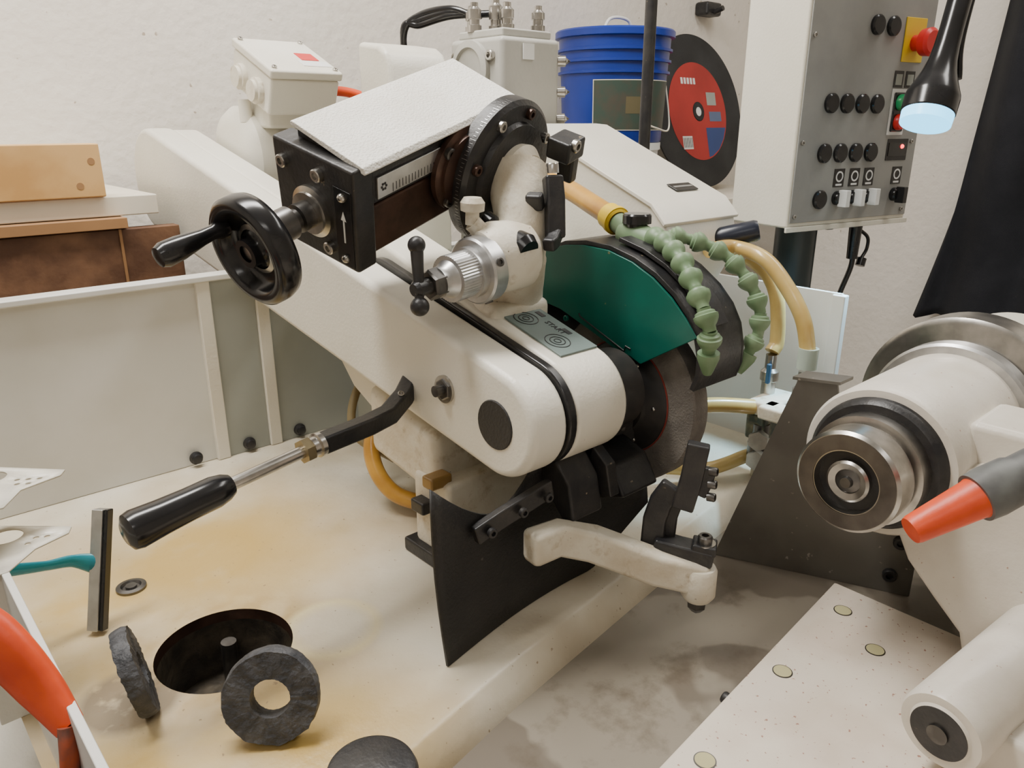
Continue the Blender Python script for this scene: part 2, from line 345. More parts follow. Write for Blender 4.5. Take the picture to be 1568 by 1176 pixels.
# ------------------------------------------------------------------ wheel guard
G=root('wheel_guard')
gp=[(.715,.300),(.712,.332),(.655,.357),(.626,.365),(.597,.368),(.560,.3665),(.5257,.358),(.497,.345),(.4713,.3275),(.452,.309),(.437,.291),(.5068,.2476),(.522,.2535),(.5375,.255),(.585,.272),(.6315,.288)]
prism(gp,YZ,.646,.649,'green_side_plate',GREEN,G,.0008)
arc=[(.70,.325),(.66,.357),(.63,.369),(.597,.373),(.560,.3715),(.5257,.363),(.495,.350),(.468,.332),(.450,.314),(.438,.294),(.432,.27),(.432,.25),(.438,.232)]
def band(arc,x0,x1,t,name,m):
    bm=bmesh.new();rows=[]
    A=[V((0,a,b)) for a,b in arc];n=len(A)
    for i,p in enumerate(A):
        tg=(A[min(i+1,n-1)]-A[max(i-1,0)]).normalized();nr=V((0,-tg.z,tg.y))
        q=p+nr*t
        rows.append([bm.verts.new((x,w.y,w.z)) for x,w in ((x0,p),(x1,p),(x1,q),(x0,q))])
    for a,b in zip(rows,rows[1:]):
        for j in range(4): bm.faces.new((a[j],a[(j+1)%4],b[(j+1)%4],b[j]))
    bm.faces.new(rows[0]);bm.faces.new(rows[-1][::-1])
    finish(bm,name,m,G,.001)
band(arc,.650,.728,.006,'guard_band',BLACKM)
band([(a,b) for a,b in arc[2:]],.725,.731,.022,'guard_rear_flange',BLACKM)
band([(a+.001,b+.003) for a,b in arc[4:10]],.664,.70,-.005,'guard_hinge_strap',BLACKM)
prism([(.70,.32),(.60,.36),(.52,.35),(.47,.315),(.52,.26),(.60,.25),(.70,.22)],YZ,.720,.726,'guard_rear_plate',BLACKM,G,.001)
bx(.650,.726,.66,.70,.22,.33,'guard_mount',BLACKM,G,.003)
tube([(.6455,.60,.2885),(.6455,.598,.285),(.6455,.53,.258),(.6455,.528,.264),(.6455,.521,.262)],.0010,'guard_fold_line',BLACKM,G,smooth=False)
screw((.646,.62,.279),(-1,0,0),.0035,G,GREEN);screw((.646,.672,.339),(-1,0,0),.004,G,OIL)
prism([(.47,.118),(.49,.150),(.56,.175),(.62,.16),(.60,.12),(.53,.095)],YZ,.585,.645,'lower_casting',BLACKM,G,.004)
bx(.60,.64,.53,.57,.10,.15,'green_block',GREEN,G,.004)
prism([(.478,.112),(.486,.150),(.505,.172),(.55,.180),(.555,.165),(.52,.135),(.492,.105)],YZ,.515,.560,'vee_bracket',BLACKM,G,.003)
prism([(.472,.125),(.480,.160),(.500,.175),(.505,.160),(.490,.12)],YZ,.565,.580,'chip_lip',BLACKM,G,.002)
# ------------------------------------------------------------------ black rubber splash sheet
SP=root('rubber_splash_sheet')
bm=bmesh.new();cols=[];n=30
for i in range(n+1):
    f=i/n;x=.366+f*.32
    y=.502+.018*math.sin(f*3.0)+.012*f
    zt=.195-.06*math.sin(min(1,f/.5)*math.pi) if f<.5 else .195-.02*(f-.5)
    zb=0.001 if f<.72 else (f-.72)*.22
    cols.append([bm.verts.new((x-(.012*(k/6)*(1-f/.15) if f<.15 else 0),y+.006*math.sin(k/6*3.14),zb+(zt-zb)*k/6)) for k in range(7)])
for a,b in zip(cols,cols[1:]):
    for k in range(6): bm.faces.new((a[k],b[k],b[k+1],a[k+1]))
o=finish(bm,'sheet',RUB,SP,ang=80);s=o.modifiers.new('s','SOLIDIFY');s.thickness=.003
bar([(.405,.503,.128),(.435,.500,.137),(.50,.497,.150)],.010,.020,'clamp_strip',BLACKM,SP,.002)
for p in ((.418,.494,.131),(.455,.490,.141),(.487,.488,.147)): screw(p,(-.1,-1,0),.005,SP,BLACKM)
# ------------------------------------------------------------------ clamping lever (part of head)
gx=V((.135,.617,.185));ge=V((.229,.629,.194));gd=(ge-gx).normalized();GL=(ge-gx).length
lathe([(0,0),(.010,.0),(.0155,.003),(.017,.009),(.0155,.03),(.0145,.055),(.0145,GL-.016),(.0125,GL-.006),(.0095,GL),(0,GL)],gx,gd,'lever_handgrip',BLACK,H)
p2=V((.318,.641,.201))
cyl(ge-gd*.002,p2,.0062,'lever_rod',STEEL,H)
ld_=(p2-ge).normalized()
hexnut(p2-ld_*.014,ld_,.0125,.010,H,mat('brass_nut',(.40,.33,.2),(.3,.25,.18),rough=.35,metal=.9));lathe([(0,0),(.010,0),(.010,.006),(.0125,.007),(.0125,.012),(0,.012)],p2-ld_*.004,ld_,'lever_collar',STEEL,H)
bar([(.324,.642,.201),(.385,.650,.203),(.415,.657,.205),(.445,.672,.214),(.475,.69,.232)],.019,.019,'lever_flat_bar',BLACKM,H,.003)
screw((.436,.664,.2205),(-.2,-.5,.8),.0035,H,STEEL)
# ------------------------------------------------------------------ cross slide with handwheel
D=V((.9456,.161,.283)).normalized();W2=V((-.248,.920,.302));W2=(W2-D*W2.dot(D)).normalized();N2=D.cross(W2)
A0=V((.366,.617,.457))
def S(s,w,n): return A0+D*s+W2*w+N2*n
FR=(D,W2,N2)
SL=H
def sb(s0,s1,w0,w1,n0,n1,name,m,bevel=.002): return box(S((s0+s1)/2,(w0+w1)/2,(n0+n1)/2),(s1-s0,w1-w0,n1-n0),name,m,SL,FR,bevel)
sb(0,.026,0,.107,-.108,0,'slide_end_plate',BLACKM,.003)
sb(.026,.235,.008,.10,-.045,-.004,'slide_upper_way',OIL,.002)
sb(.026,.215,.004,.10,-.098,-.045,'slide_lower_way',OIL,.003)
sb(.026,.225,.002,.006,-.042,-.004,'slide_way_face',BLACKM,.001)
sb(.030,.120,-.0005,.002,-.038,-.016,'scale_plate',ALU,.0005)
for k in range(14): sb(.050+k*.0045,.0504+k*.0045,-.0009,-.0005,-.036 if k%5 else -.037,-.028,'tick',BLACKM,0)
for k in range(6):
    a=k*math.pi/3;sb(.038+.003*math.cos(a)-.001,.038+.003*math.cos(a)+.001,-.0011,-.0005,-.027+.003*math.sin(a)-.001,-.027+.003*math.sin(a)+.001,'maker_mark',BLACKM,0)
pr=[(-.004,-.005),(.090,.012),(.090,.015),(.088,.0165),(-.002,.002),(-.006,-.003)]
prism(pr,lambda a,b,d:S(d,a,b),.010,.243,'sheet_cover',COVER,SL,.001)
prism([(.0,-.006),(.088,.010),(.088,-.006)],lambda a,b,d:S(d,a,b),.016,.240,'cover_support',BLACKM,SL,.001)
for w,n in ((.045,-.018),(.092,-.02),(.036,-.092),(.092,-.09)): screw(S(0,w,n),-D,.0065,SL,STEEL)
sb(-.0008,0,.0045,.0265,-.104,-.022,'arrow_plate',BLACK,.0003)
sb(-.0014,-.0008,.0142,.0158,-.078,-.052,'arrow_shaft',WHITE,0)
bm=bmesh.new();bm.faces.new([bm.verts.new(S(-.0012,w,n)) for w,n in ((.0115,-.054),(.0185,-.054),(.015,-.044))]);finish(bm,'arrow_head',WHITE,SL)
for n in (-.030,-.096): sph(S(-.001,.0155,n),.0045,'plate_rivet',STEEL,SL,(1,1,1))
HWc=S(0,.056,-.060)
lathe([(0,0),(.026,0),(.026,.004),(.021,.006),(.021,.009),(.015,.009),(.0,.009)],HWc,-D,'shaft_boss',STEEL,SL)
lathe([(0,0),(.014,0),(.014,.022),(.0105,.023),(.0105,.030),(.016,.031),(.016,.054),(.011,.055),(.011,.062),(0,.062)],HWc,-D,'graduated_collar',DSTEEL,SL)
hc=HWc-D*.074-N2*.010;ax,hx,hy=basis(-D)
lathe([(.008,.010),(.0135,.010),(.0135,.002),(.018,-.002),(.028,-.004),(.036,-.001),(.0375,.008),(.041,.012),(.0475,.012),(.052,.008),(.0525,-.004),(.051,-.010),(.045,-.013),(.036,-.012),(.020,-.012),(.016,-.018),(.010,-.018),(.008,-.018)],hc,ax,'handwheel',BLACK,SL,seg=80,ang=60)
lathe([(0,.007),(.0085,.007),(.0085,.004),(.0,.003)],hc,ax,'handwheel_bolt',STEEL,SL)
lathe([(.0195,-.0015),(.024,-.0030),(.024,-.0022),(.0195,-.0007)],hc,ax,'handwheel_ring',STEEL,SL)
hr0=hc+W2*.036+N2*.010+ax*.006
lathe([(0,-.004),(.009,-.004),(.009,.004),(.0065,.010),(.0075,.022),(.0110,.045),(.0115,.060),(.009,.066),(0,.068)],hr0,-D,'crank_handle',BLACK,SL)
# ------------------------------------------------------------------ swivel bracket (part of head)
SW=H
dc=S(.205,-.006,-.068)
nx=-W2
lathe([(0,0),(.045,0),(.045,.006),(.038,.008),(.038,.012),(0,.012)],S(.150,.0,-.048),nx,'round_flange',OIL,SW)
for k in range(4):
    a=math.radians(45+90*k);p=S(.150+.037*math.cos(a),0,-.048+.037*math.sin(a))+nx*.006;screw(p,nx,.0065,SW,DSTEEL)
lathe([(0,0),(.080,0),(.080,.016),(.075,.020),(.058,.020),(.056,.026),(0,.026)],dc,nx,'protractor_disc',BLACKM,SW,seg=72)
for k in range(60):
    a=math.radians(90+k*3);p=dc+(D*math.cos(a)+N2*math.sin(a))*.0802+nx*.012
    t=(D*math.cos(a)+N2*math.sin(a));box(p,(.0004,.0004,.007 if k%5==0 else .0035),'degree_tick',ALU,SW,(t,t.cross(nx),nx),0)
for k in range(4):
    a=math.radians(20+45*k);screw(dc+(D*math.cos(a)+N2*math.sin(a))*.067+nx*.020,nx,.006,SW,OIL if k%2 else STEEL)
cc=dc+nx*.03+N2*.006
tube([(.575,.65,.29),(.568,.632,.33),(.556,.615,.365),(.562,.610,.40),tuple(cc)],.03,'cream_neck',CREAM2,SW,radii=[.042,.036,.036,.028,.034],seg=28)
lathe([(0,0),(.036,0),(.038,.010),(.030,.020),(0,.020)],dc+nx*.024,nx,'neck_flange',CREAM2,SW)
bx(.515,.60,.60,.72,.285,.315,'casting_foot',CREAM2,SW,.01,3)
lathe([(0,-.03),(.028,-.03),(.036,-.02),(.037,.015),(.028,.035),(0,.035)],(.530,.600,.368),(-1,.0,0),'clamp_barrel',CREAM2,SW)
kn=V((.500,.597,.360));kd=V((-1,-.08,-.10)).normalized()
lathe([(0,0),(.034,0),(.034,.016),(.032,.018),(.026,.018),(.026,.026),(.0,.026)],kn,kd,'silver_flange',ALU,SW)
for k in range(4):
    a=math.radians(20+90*k);_,ux,uy=basis(kd);screw(kn+kd*.009+(ux*math.cos(a)+uy*math.sin(a))*.0335,(ux*math.cos(a)+uy*math.sin(a)),.0045,SW,DSTEEL,.002)
bm=bmesh.new();_,ux,uy=basis(kd);rr=[]
for s in (.026,.050):
    rr.append([bm.verts.new(kn+kd*s+(ux*math.cos(2*math.pi*i/96)+uy*math.sin(2*math.pi*i/96))*(.0235 if i%2 else .0228)) for i in range(96)])
for i in range(96): bm.faces.new((rr[0][i],rr[0][(i+1)%96],rr[1][(i+1)%96],rr[1][i]))
bm.faces.new(rr[0]);bm.faces.new(rr[1][::-1]);finish(bm,'knurled_thimble',ALU,SW,ang=20)
lathe([(0,.05),(.019,.05),(.015,.058),(.015,.064),(0,.064)],kn,kd,'thimble_end',ALU,SW)
hexnut(kn+kd*.062,kd,.0155,.014,SW,DSTEEL)
lathe([(0,0),(.009,0),(.0075,.006),(.0085,.016),(.006,.020),(0,.020)],kn+kd*.074,kd,'t_handle_hub',BLACKM,SW)
q0=kn+kd*.088;qa=q0+V((.004,.006,.040));qb=q0+V((-.002,-.004,-.016))
cyl(qb,qa,.0042,'t_handle_bar',BLACKM,SW,r1=.0065);sph(qa,.0085,'t_handle_ball',BLACKM,SW);sph(qb,.0092,'t_handle_ball_lower',BLACKM,SW)
lathe([(0,0),(.009,.0),(.009,.010),(.006,.014),(.006,.032),(.009,.036),(.009,.042),(.014,.046),(.0165,.058),(.013,.066),(0,.066)],(.527,.625,.404),V((.08,-.92,-.44)),'clamp_knob',BLACK,SW)
lathe([(0,0),(.007,0),(.007,.012),(.012,.014),(.0125,.022),(.009,.027),(0,.027)],(.497,.612,.402),(0,-.05,1),'cream_knob',CREAM2,SW)
tube([(.497,.612,.404),(.512,.605,.388),(.54,.60,.37)],.009,'knob_neck',CREAM2,SW)
bar([(.583,.585,.447),(.580,.578,.425),(.575,.571,.385)],.020,.016,'black_clamp',BLACKM,SW,.003)
screw((.583,.585,.450),(0,.1,1),.007,SW,STEEL,.010)
bar([(.566,.59,.425),(.556,.585,.420)],.018,.018,'clamp_jaw',BLACKM,SW,.003)
bar([(.578,.572,.392),(.566,.566,.383),(.556,.563,.380)],.014,.014,'clamp_foot',BLACKM,SW,.003)
sph((.568,.606,.418),.016,'pivot_ball',CREAM2,SW)
box((.640,.622,.474),(.034,.03,.024),'index_block',BLACKM,SW,FR,.003)
screw((.637,.607,.476),nx,.007,SW,STEEL)
box((.650,.628,.452),(.014,.02,.032),'index_leg',BLACKM,SW,FR,.003)
# ------------------------------------------------------------------ motor
M=root('electric_motor')
mc=V((.555,1.335,.438))
lathe([(0,0),(.055,0),(.078,.008),(.088,.02),(.088,.19),(.07,.205),(.05,.21),(0,.21)],mc,(1,0,0),'motor_body',CREAM,M,seg=64)
for k in range(14):
    a=math.radians(k*360/14);box(mc+V((.12,math.cos(a)*.091,math.sin(a)*.091)),(.13,.004,.012),'fin',CREAM,M,(X_,V((0,-math.sin(a),math.cos(a))),V((0,math.cos(a),math.sin(a)))),.001)
bx(.585,.67,1.23,1.31,.49,.545,'terminal_neck',CREAM,M,.006)
cyl((.572,1.29,.50),(.572,1.29,.535),.010,'lifting_eye_boss',CREAM,M)
ja=math.radians(23);jy=V((0,math.cos(ja),math.sin(ja)));jz=V((0,-math.sin(ja),math.cos(ja)));jx=X_
JB=(jx,jy,jz);jc=V((.628,1.252,.562))
box(jc,(.118,.135,.058),'junction_box',CREAM,M,JB,.005,3)
box(jc+jz*.036,(.124,.141,.014),'junction_lid',CREAM,M,JB,.004,3)
for i in (-1,1):
    for j in (-1,1): screw(jc+jz*.043+jx*.052*i+jy*.06*j,jz,.004,M,STEEL)
box(jc+jz*.0434+jx*.03-jy*.005,(.030,.030,.001),'red_sticker',RED,M,JB,0)
box(jc+jz*.0433+jx*.03-jy*.035,(.05,.022,.001),'white_sticker',WHITE,M,JB,0)
for j in (-.03,.028): lathe([(0,0),(.020,0),(.020,.008),(.016,.009),(.016,.014),(0,.014)],jc-jx*.059+jy*j-jz*.004,-jx,'cable_gland',CREAM2,M)
tube([jc+jx*.058-jy*.03,jc+jx*.10-jy*.04,(.78,1.20,.53)],.008,'orange_cable',ORANGE,M)
# ------------------------------------------------------------------ valve block etc
VB=root('lubrication_valve_block')
GREYC=mat('light_grey_cast',(.47,.46,.42),(.40,.39,.35),rough=.4,bump=.1,bscale=150)
bx(.805,.925,.915,1.04,.46,.620,'valve_body',GREYC,VB,.008,3)
bx(.815,.915,.925,1.03,.62,.632,'valve_cap',GREYC,VB,.003)
lathe([(0,0),(.042,0),(.042,.008),(.032,.010),(.030,.006),(0,.006)],(.805,.985,.575),(-1,0,0),'end_cover',GREYC,VB)
for a_ in range(4):
    a=math.radians(45+90*a_);screw((.805,.98+.058*math.cos(a),.555+.055*math.sin(a)),(-1,0,0),.008,VB,STEEL)
for (x,y,h) in ((.823,1.0,.032),(.853,.985,.038),(.867,.975,.034),(.850,.955,.030),(.90,.94,.028),(.835,1.02,.03)):
    lathe([(0,0),(.011,0),(.011,.010),(.008,.011),(.008,.018),(.0105,.019),(.0105,h),(.006,h+.004),(.006,h+.010),(0,h+.010)],(x,y,.630),(0,0,1),'fitting',STEEL,VB,seg=16)
for z in (.59,.545,.505): lathe([(0,0),(.008,0),(.008,.012),(.005,.013),(0,.02)],(.925,.92,z),(.7,-.7,0),'side_fitting',STEEL,VB,seg=16)
for k in range(3):
    tube([(.838+.008*k,1.02-.01*k,.655+.002*k),(.82,1.055,.668-.005*k),(.80,1.11,.662-.007*k),(.785,1.135,.635+.004*k),(.795,1.14,.55)],.0055,'black_hose_%d'%(k+1),BLACK,VB)
box((.856,.9135,.600),(.022,.002,.022),'white_tag',WHITE,VB,None,0)
bx(.81,.92,.93,1.03,.30,.46,'valve_base',GREYC,VB,.004)
TB=root('terminal_enclosure')
prism([(1.0,.44),(1.0,.575),(1.012,.597),(1.028,.606),(1.085,.614),(1.085,.44)],YZ,.665,.775,'enclosure',CREAM,TB,.008,3)
bx(.67,.77,1.0,1.08,.302,.44,'enclosure_foot',CREAM,TB,.004)
# ------------------------------------------------------------------ machine cover
CV=root('sloped_machine_cover')
prism([(.90,.494),(.875,.492),(.645,.396),(.622,.372),(.612,.33),(.64,.28),(.92,.28)],YZ,.828,.992,'cover_body',CREAM,CV,.006,3)
prism([(.90,.498),(.875,.496),(.642,.399),(.618,.374),(.621,.370),(.645,.394),(.876,.490),(.90,.492)],YZ,.824,.996,'cover_lid',CREAM,CV,.0015)
sn=V((0,-.384,.923)).normalized()
box(V((.93,.672,.4125))+sn*.001,(.05,.020,.0016),'nameplate',BLACK,CV,(X_,V((0,.923,.384)).normalized(),sn),.0003)
box(V((.93,.672,.4125))+sn*.002,(.042,.004,.0006),'nameplate_text',ALU,CV,(X_,V((0,.923,.384)).normalized(),sn),0)
lathe([(0,0),(.013,.001),(.015,.006),(.015,.070),(.011,.080),(0,.080)],(.982,.575,.358),V((-.45,.65,-.20)),'black_handle',mat('navy_black',(.012,.016,.03),rough=.3),CV)
PO=root('vertical_rod')
cyl((1.105,.885,.0),(1.105,.885,1.0),.010,'rod',BLACKM,PO)
lathe([(0,0),(.02,0),(.02,.02),(0,.02)],(1.105,.885,.28),(0,0,1),'rod_collar',BLACKM,PO)
# ------------------------------------------------------------------ hoses
HS=root('amber_coolant_hose')
tube([(.75,.80,.43),(.74,.7247,.421),(.72,.649,.403),(.708,.60,.389)],.0125,'hose',AMBER,HS)
hd=V((-.017,-.056,-.017)).normalized()
lathe([(.013,0),(.0155,.002),(.0155,.022),(.013,.024)],V((.713,.62,.395)),hd,'hose_clamp',YEL,HS)
lathe([(.012,0),(.017,.0),(.017,.006),(.012,.006)],V((.709,.606,.391)),hd,'hose_clip_ring',YEL,HS)
lathe([(0,0),(.012,0),(.012,.02),(0,.02)],V((.707,.598,.388)),hd,'hose_barb',LGREEN,HS)
kz=V((.700,.565,.378))
TJ=root('coolant_tee_valve')
lathe([(0,0),(.012,0),(.012,.012),(.0165,.013),(.0165,.022),(.015,.024),(0,.024)],kz,(0,0,1),'valve_knob',BLACK,TJ,seg=20)
lathe([(0,-.02),(.014,-.02),(.016,-.01),(.016,.01),(.012,.03),(0,.03)],kz+V((0,0,-.002)),V((-.1,-1,-.15)),'tee_body',LGREEN,TJ)
lathe([(0,0),(.012,0),(.013,.02),(.011,.03),(0,.03)],kz+V((.0,-.02,-.004)),V((1,-.5,-.2)),'tee_branch',LGREEN,TJ)
locline([(.699,.542,.378),(.682,.508,.376),(.660,.466,.358),(.643,.434,.332),(.640,.418,.306),(.644,.420,.278),(.646,.428,.262)],.0125,.0235,'segmented_coolant_nozzle')
locline([(.712,.530,.380),(.732,.505,.374),(.748,.476,.360),(.754,.446,.332),(.755,.430,.300),(.750,.430,.270),(.742,.436,.252)],.0115,.0235,'segmented_coolant_nozzle')
HB=root('pale_coolant_hose')
tube([(.90,.600,.335),(.95,.5936,.3346),(.95,.5448,.3246),(.95,.507,.2914),(.95,.479,.252),(.95,.4655,.205)],.0105,'hose',AMBERL,HB)
lathe([(.009,0),(.013,.0),(.013,.028),(.009,.028)],(.95,.466,.188),(0,0,1),'ferrule',mat('pale_ferrule',(.5,.58,.5),rough=.4),HB)
HC=root('pale_coolant_hose')
tube([(1.0,.60,.315),(1.005,.585,.305),(1.005,.565,.29),(1.0,.5464,.2596),(1.0,.5395,.203),(.99,.54,.187)],.0105,'hose',AMBERL,HC)
MV=root('coolant_manifold')
bx(.94,1.02,.50,.545,.105,.125,'manifold_block',CREAM2,MV,.004)
for y,x in ((.468,.95),(.54,.99)): 
    lathe([(0,0),(.010,0),(.010,.02),(.013,.022),(.013,.035),(.008,.04),(.008,.060),(0,.060)],(x,y,.123),(0,0,1),'valve_stem',STEEL,MV,seg=16)
    box((x-.014,y-.006,.158),(.007,.006,.030),'valve_lever',mat('valve_blue',(.02,.08,.16),rough=.4),MV)
bx(.93,.965,.455,.52,.105,.125,'manifold_wing',CREAM2,MV,.004)
tube([(.86,.58,.125),(.90,.56,.122),(.945,.535,.115)],.011,'inlet_hose',AMBERL,MV)
lathe([(0,0),(.016,0),(.016,.03),(.012,.034),(.012,.06),(0,.06)],(.955,.525,.03),(0,0,1),'lower_valve',DSTEEL,MV)
bx(.945,1.0,.515,.545,.065,.105,'manifold_stand',mat('greenish_cast',(.05,.07,.055),(.22,.2,.12),rough=.5,scale=60),MV,.004)
for z in (.045,.075): lathe([(0,0),(.012,0),(.012,.01),(.015,.011),(.015,.018),(0,.018)],(.94,.515,z),(-1,-.3,0),'side_tap',STEEL,MV,seg=6)
cyl((.975,.53,TZ),(.975,.53,.07),.013,'manifold_post',CREAM2,MV)
tube([(.84,.60,.03),(.90,.57,.02),(.955,.54,.035)],.010,'outlet_hose',AMBERL,MV)
HL=root('amber_drain_hose')
tube([(.585,.90,.20),(.54,.86,.15),(.50,.84,.08),(.50,.80,.035),(.53,.76,.02),(.58,.735,.02)],.011,'hose',AMBER,HL)
tube([(.59,.93,.19),(.52,.905,.14),(.50,.88,.09),(.53,.83,.06)],.006,'small_hose',mat('olive_hose',(.25,.2,.1),rough=.4),HL)
# ------------------------------------------------------------------ grey splash plate
GP=root('steel_splash_plate')
SSP=mat('dull_steel_sheet',(.125,.115,.10),(.18,.17,.15),rough=.45,metal=.3,scale=10,speck=(.36,.33,.28),speckscale=90,specklo=.71)
px=lambda y:.785+.435*(.478-y)
PF=lambda a,b,d:V((px(a)+d,a,b))
prism([(.478,TZ),(.407,.221),(.37,.221),(.362,.18),(.345,.12),(.31,.098),(.268,.092),(.268,TZ)],PF,0,.003,'sheet',SSP,GP,.0005)
prism([(.409,.219),(.409,.223),(.362,.223),(.362,.219)],PF,-.012,.02,'top_flange',SSP,GP,.0005)
for y,z in ((.285,.035),(.29,-.010)): screw((px(y),y,z),(-1,-.4,0),.008,GP,BLACKM)
# ------------------------------------------------------------------ work rest arm & dresser
WR=root('dresser_support_arm')
bar([(.462,.488,.098),(.500,.484,.098),(.530,.464,.088),(.575,.415,.064),(.612,.380,.052)],.026,.036,'cast_arm',CREAM2,WR,.006)
lathe([(0,0),(.014,0),(.018,.006),(.018,.034),(.016,.038),(0,.038)],(.607,.384,.028),(0,0,1),'arm_boss',CREAM2,WR)
lathe([(0,-.016),(.005,-.016),(.010,-.010),(.011,0),(0,0)],(.607,.384,.028),(0,0,1),'clamp_bolt_foot',DSTEEL,WR,seg=6,ang=20)
bar([(.586,.428,.084),(.600,.405,.080),(.618,.376,.076)],.026,.018,'clamp_base',BLACKM,WR,.003)
bar([(.606,.395,.088),(.619,.374,.086)],.024,.010,'clamp_cap',BLACKM,WR,.002)
screw((.612,.384,.090),(0,0,1),.0075,WR,DSTEEL,.010)
lathe([(0,0),(.011,0),(.011,.002),(0,.002)],(.612,.384,.090),(0,0,1),'washer',STEEL,WR)
bar([(.585,.430,.080),(.587,.430,.110),(.590,.426,.130),(.596,.416,.150)],.012,.024,'tool_upright',BLACKM,WR,.003,up=(-.5,.8,0))
bar([(.600,.421,.085),(.601,.420,.112),(.602,.414,.135)],.010,.014,'tool_upright_rear',BLACKM,WR,.003,up=(-.5,.8,0))
bar([(.598,.405,.128),(.602,.400,.16),(.605,.396,.200)],.014,.022,'dresser_blade',BLACKM,WR,.002,up=(-.5,.8,0))
bar([(.606,.392,.145),(.610,.388,.160),(.612,.386,.175)],.010,.014,'dresser_cheek',BLACKM,WR,.002,up=(-.5,.8,0))
for k in range(3): screw((.609,.384,.145+.014*k),(.3,-1,.1),.0045,WR,DSTEEL,.008)
# ------------------------------------------------------------------ work table
TBL=root('grinding_table')
TM=mat('speckled_table_paint',(.70,.625,.53),(.61,.52,.43),rough=.5,scale=12,bump=.1,speck=(.36,.20,.15),speckscale=190,specklo=.675)
TT=-.005
prism([(.795,.323),(.425,.291),(.1,.262),(.1,-.2),(.795,-.2)],XY,TT-.014,TT,'table_top',TM,TBL,.003)
prism([(.790,.318),(.425,.285),(.1,.257),(.1,-.2),(.790,-.2)],XY,TZ,TT-.014,'table_side',GREYP,TBL,0)
for x,y in ((.747,.290),(.707,.237),(.608,.283),(.637,.171),(.459,.269),(.52,.18)):
    lathe([(.0095,0),(.0095,.0006),(.0085,.0006),(.0085,.0002)],(x,y,TT),(0,0,1),'hole_rim',DSTEEL,TBL,seg=28)
    lathe([(.0085,.0001),(.0085,.0008),(0,.0008)],(x,y,TT),(0,0,1),'hole_plug',PAPER,TBL,seg=28)
screw((.553,.302,-.022),(0,1,.1),.006,TBL,BLACKM,.010)
# ------------------------------------------------------------------ workhead
WH=root('workhead')
wo=V((.669,.276,.180))
lathe([(0,.012),(.012,.012),(.012,.004),(.018,.002),(.0205,.004),(.0205,.012),(.030,.012),(.031,.0),(.047,0),(.050,.003),(.050,.030),(.046,.031),(.046,.036),(.055,.037),(.055,.058),(.052,.060),(0,.060)],wo,(1,0,0),'spindle_nose',STEEL,WH,seg=72)
lathe([(.0205,.010),(.031,.010),(.031,.0115),(.0205,.0115)],wo,(1,0,0),'nose_recess',BLACKM,WH,seg=48)
lathe([(.032,-.0005),(.0465,-.0005),(.0465,.0005),(.032,.0005)],wo,(1,0,0),'nose_face',mat('nose_face_steel',(.18,.165,.155),(.11,.10,.095),rough=.35,metal=.9,scale=30),WH,seg=64)
lathe([(0,-.001),(.005,-.001),(.006,.003),(.012,.005),(.012,.012),(0,.012)],wo,(1,0,0),'centre_pin',DSTEEL,WH)
lathe([(0,.056),(.062,.056),(.066,.060),(.068,.070),(0,.070)],wo,(1,0,0),'seal_ring',BLACKM,WH,seg=72)
BAR=mat('barrel_speckled_paint',(.70,.655,.58),(.62,.57,.49),rough=.33,scale=14,bump=.1,bscale=200,speck=(.42,.27,.2),speckscale=170,specklo=.72)
lathe([(0,.066),(.060,.066),(.074,.067),(.077,.072),(.077,.30),(0,.30)],wo,(1,0,0),'barrel',BAR,WH,seg=72)
lathe([(0,.24),(.085,.24),(.088,.243),(.088,.262),(.085,.264),(0,.264)],wo,(1,0,0),'barrel_ring',ALU,WH,seg=72)
lathe([(0,.27),(.105,.27),(.112,.274),(.112,.315),(.105,.32),(0,.32)],wo,(1,0,0),'rear_pulley',STEEL,WH,seg=72)
lathe([(0,.3),(.09,.3),(.09,.45),(0,.45)],wo,(1,0,0),'rear_body',CREAM,WH,seg=72)
bx(.775,.86,.150,.215,.160,.232,'side_boss',BAR,WH,.008,3)
prof=[(.262,.135),(.235,.085),(.205,.055),(.178,.030),(.168,TT+.001),(-.10,TT+.001),(-.10,.16),(.10,.19),(.18,.20),(.30,.16)]
prism(prof,YZ,.742,.94,'pedestal_casting',BAR,WH,.006,3)
sax=V((1,-.12,.06))
lathe([(0,0),(.022,0),(.024,.002),(.031,.002),(.033,.006),(.033,.18),(0,.18)],(.567,.134,.050),sax,'swing_arm',BAR,WH)
lathe([(0,-.001),(.022,-.001),(.022,.002),(0,.002)],(.567,.134,.050),sax,'arm_end_cap',BLACKM,WH)
lathe([(0,-.003),(.008,-.003),(.008,.0),(0,.0)],(.567,.134,.050),sax,'arm_end_screw',DSTEEL,WH)
bx(.60,.745,.06,.13,TT+.001,.05,'arm_support',BAR,WH,.006)
# ------------------------------------------------------------------ orange nozzle
MK=root('orange_tipped_air_nozzle')
a=V((.587,.187,.198));b=V((.633,.158,.2225));dd=(b-a).normalized();ln_=(b-a).length
GREYT=mat('grey_tube',(.13,.135,.13),(.08,.08,.08),rough=.45,scale=40)
lathe([(0,0),(.0105,0),(.0115,.003),(.0160,ln_-.004),(.0175,ln_),(.0,ln_)],a,dd,'orange_tip',ORANGE,MK)
lathe([(0,ln_-.002),(.0195,ln_-.002),(.0205,ln_+.01),(.0195,ln_+.03),(.0175,ln_+.035),(.0175,ln_+.15),(0,ln_+.15)],a,dd,'grey_body',GREYT,MK)
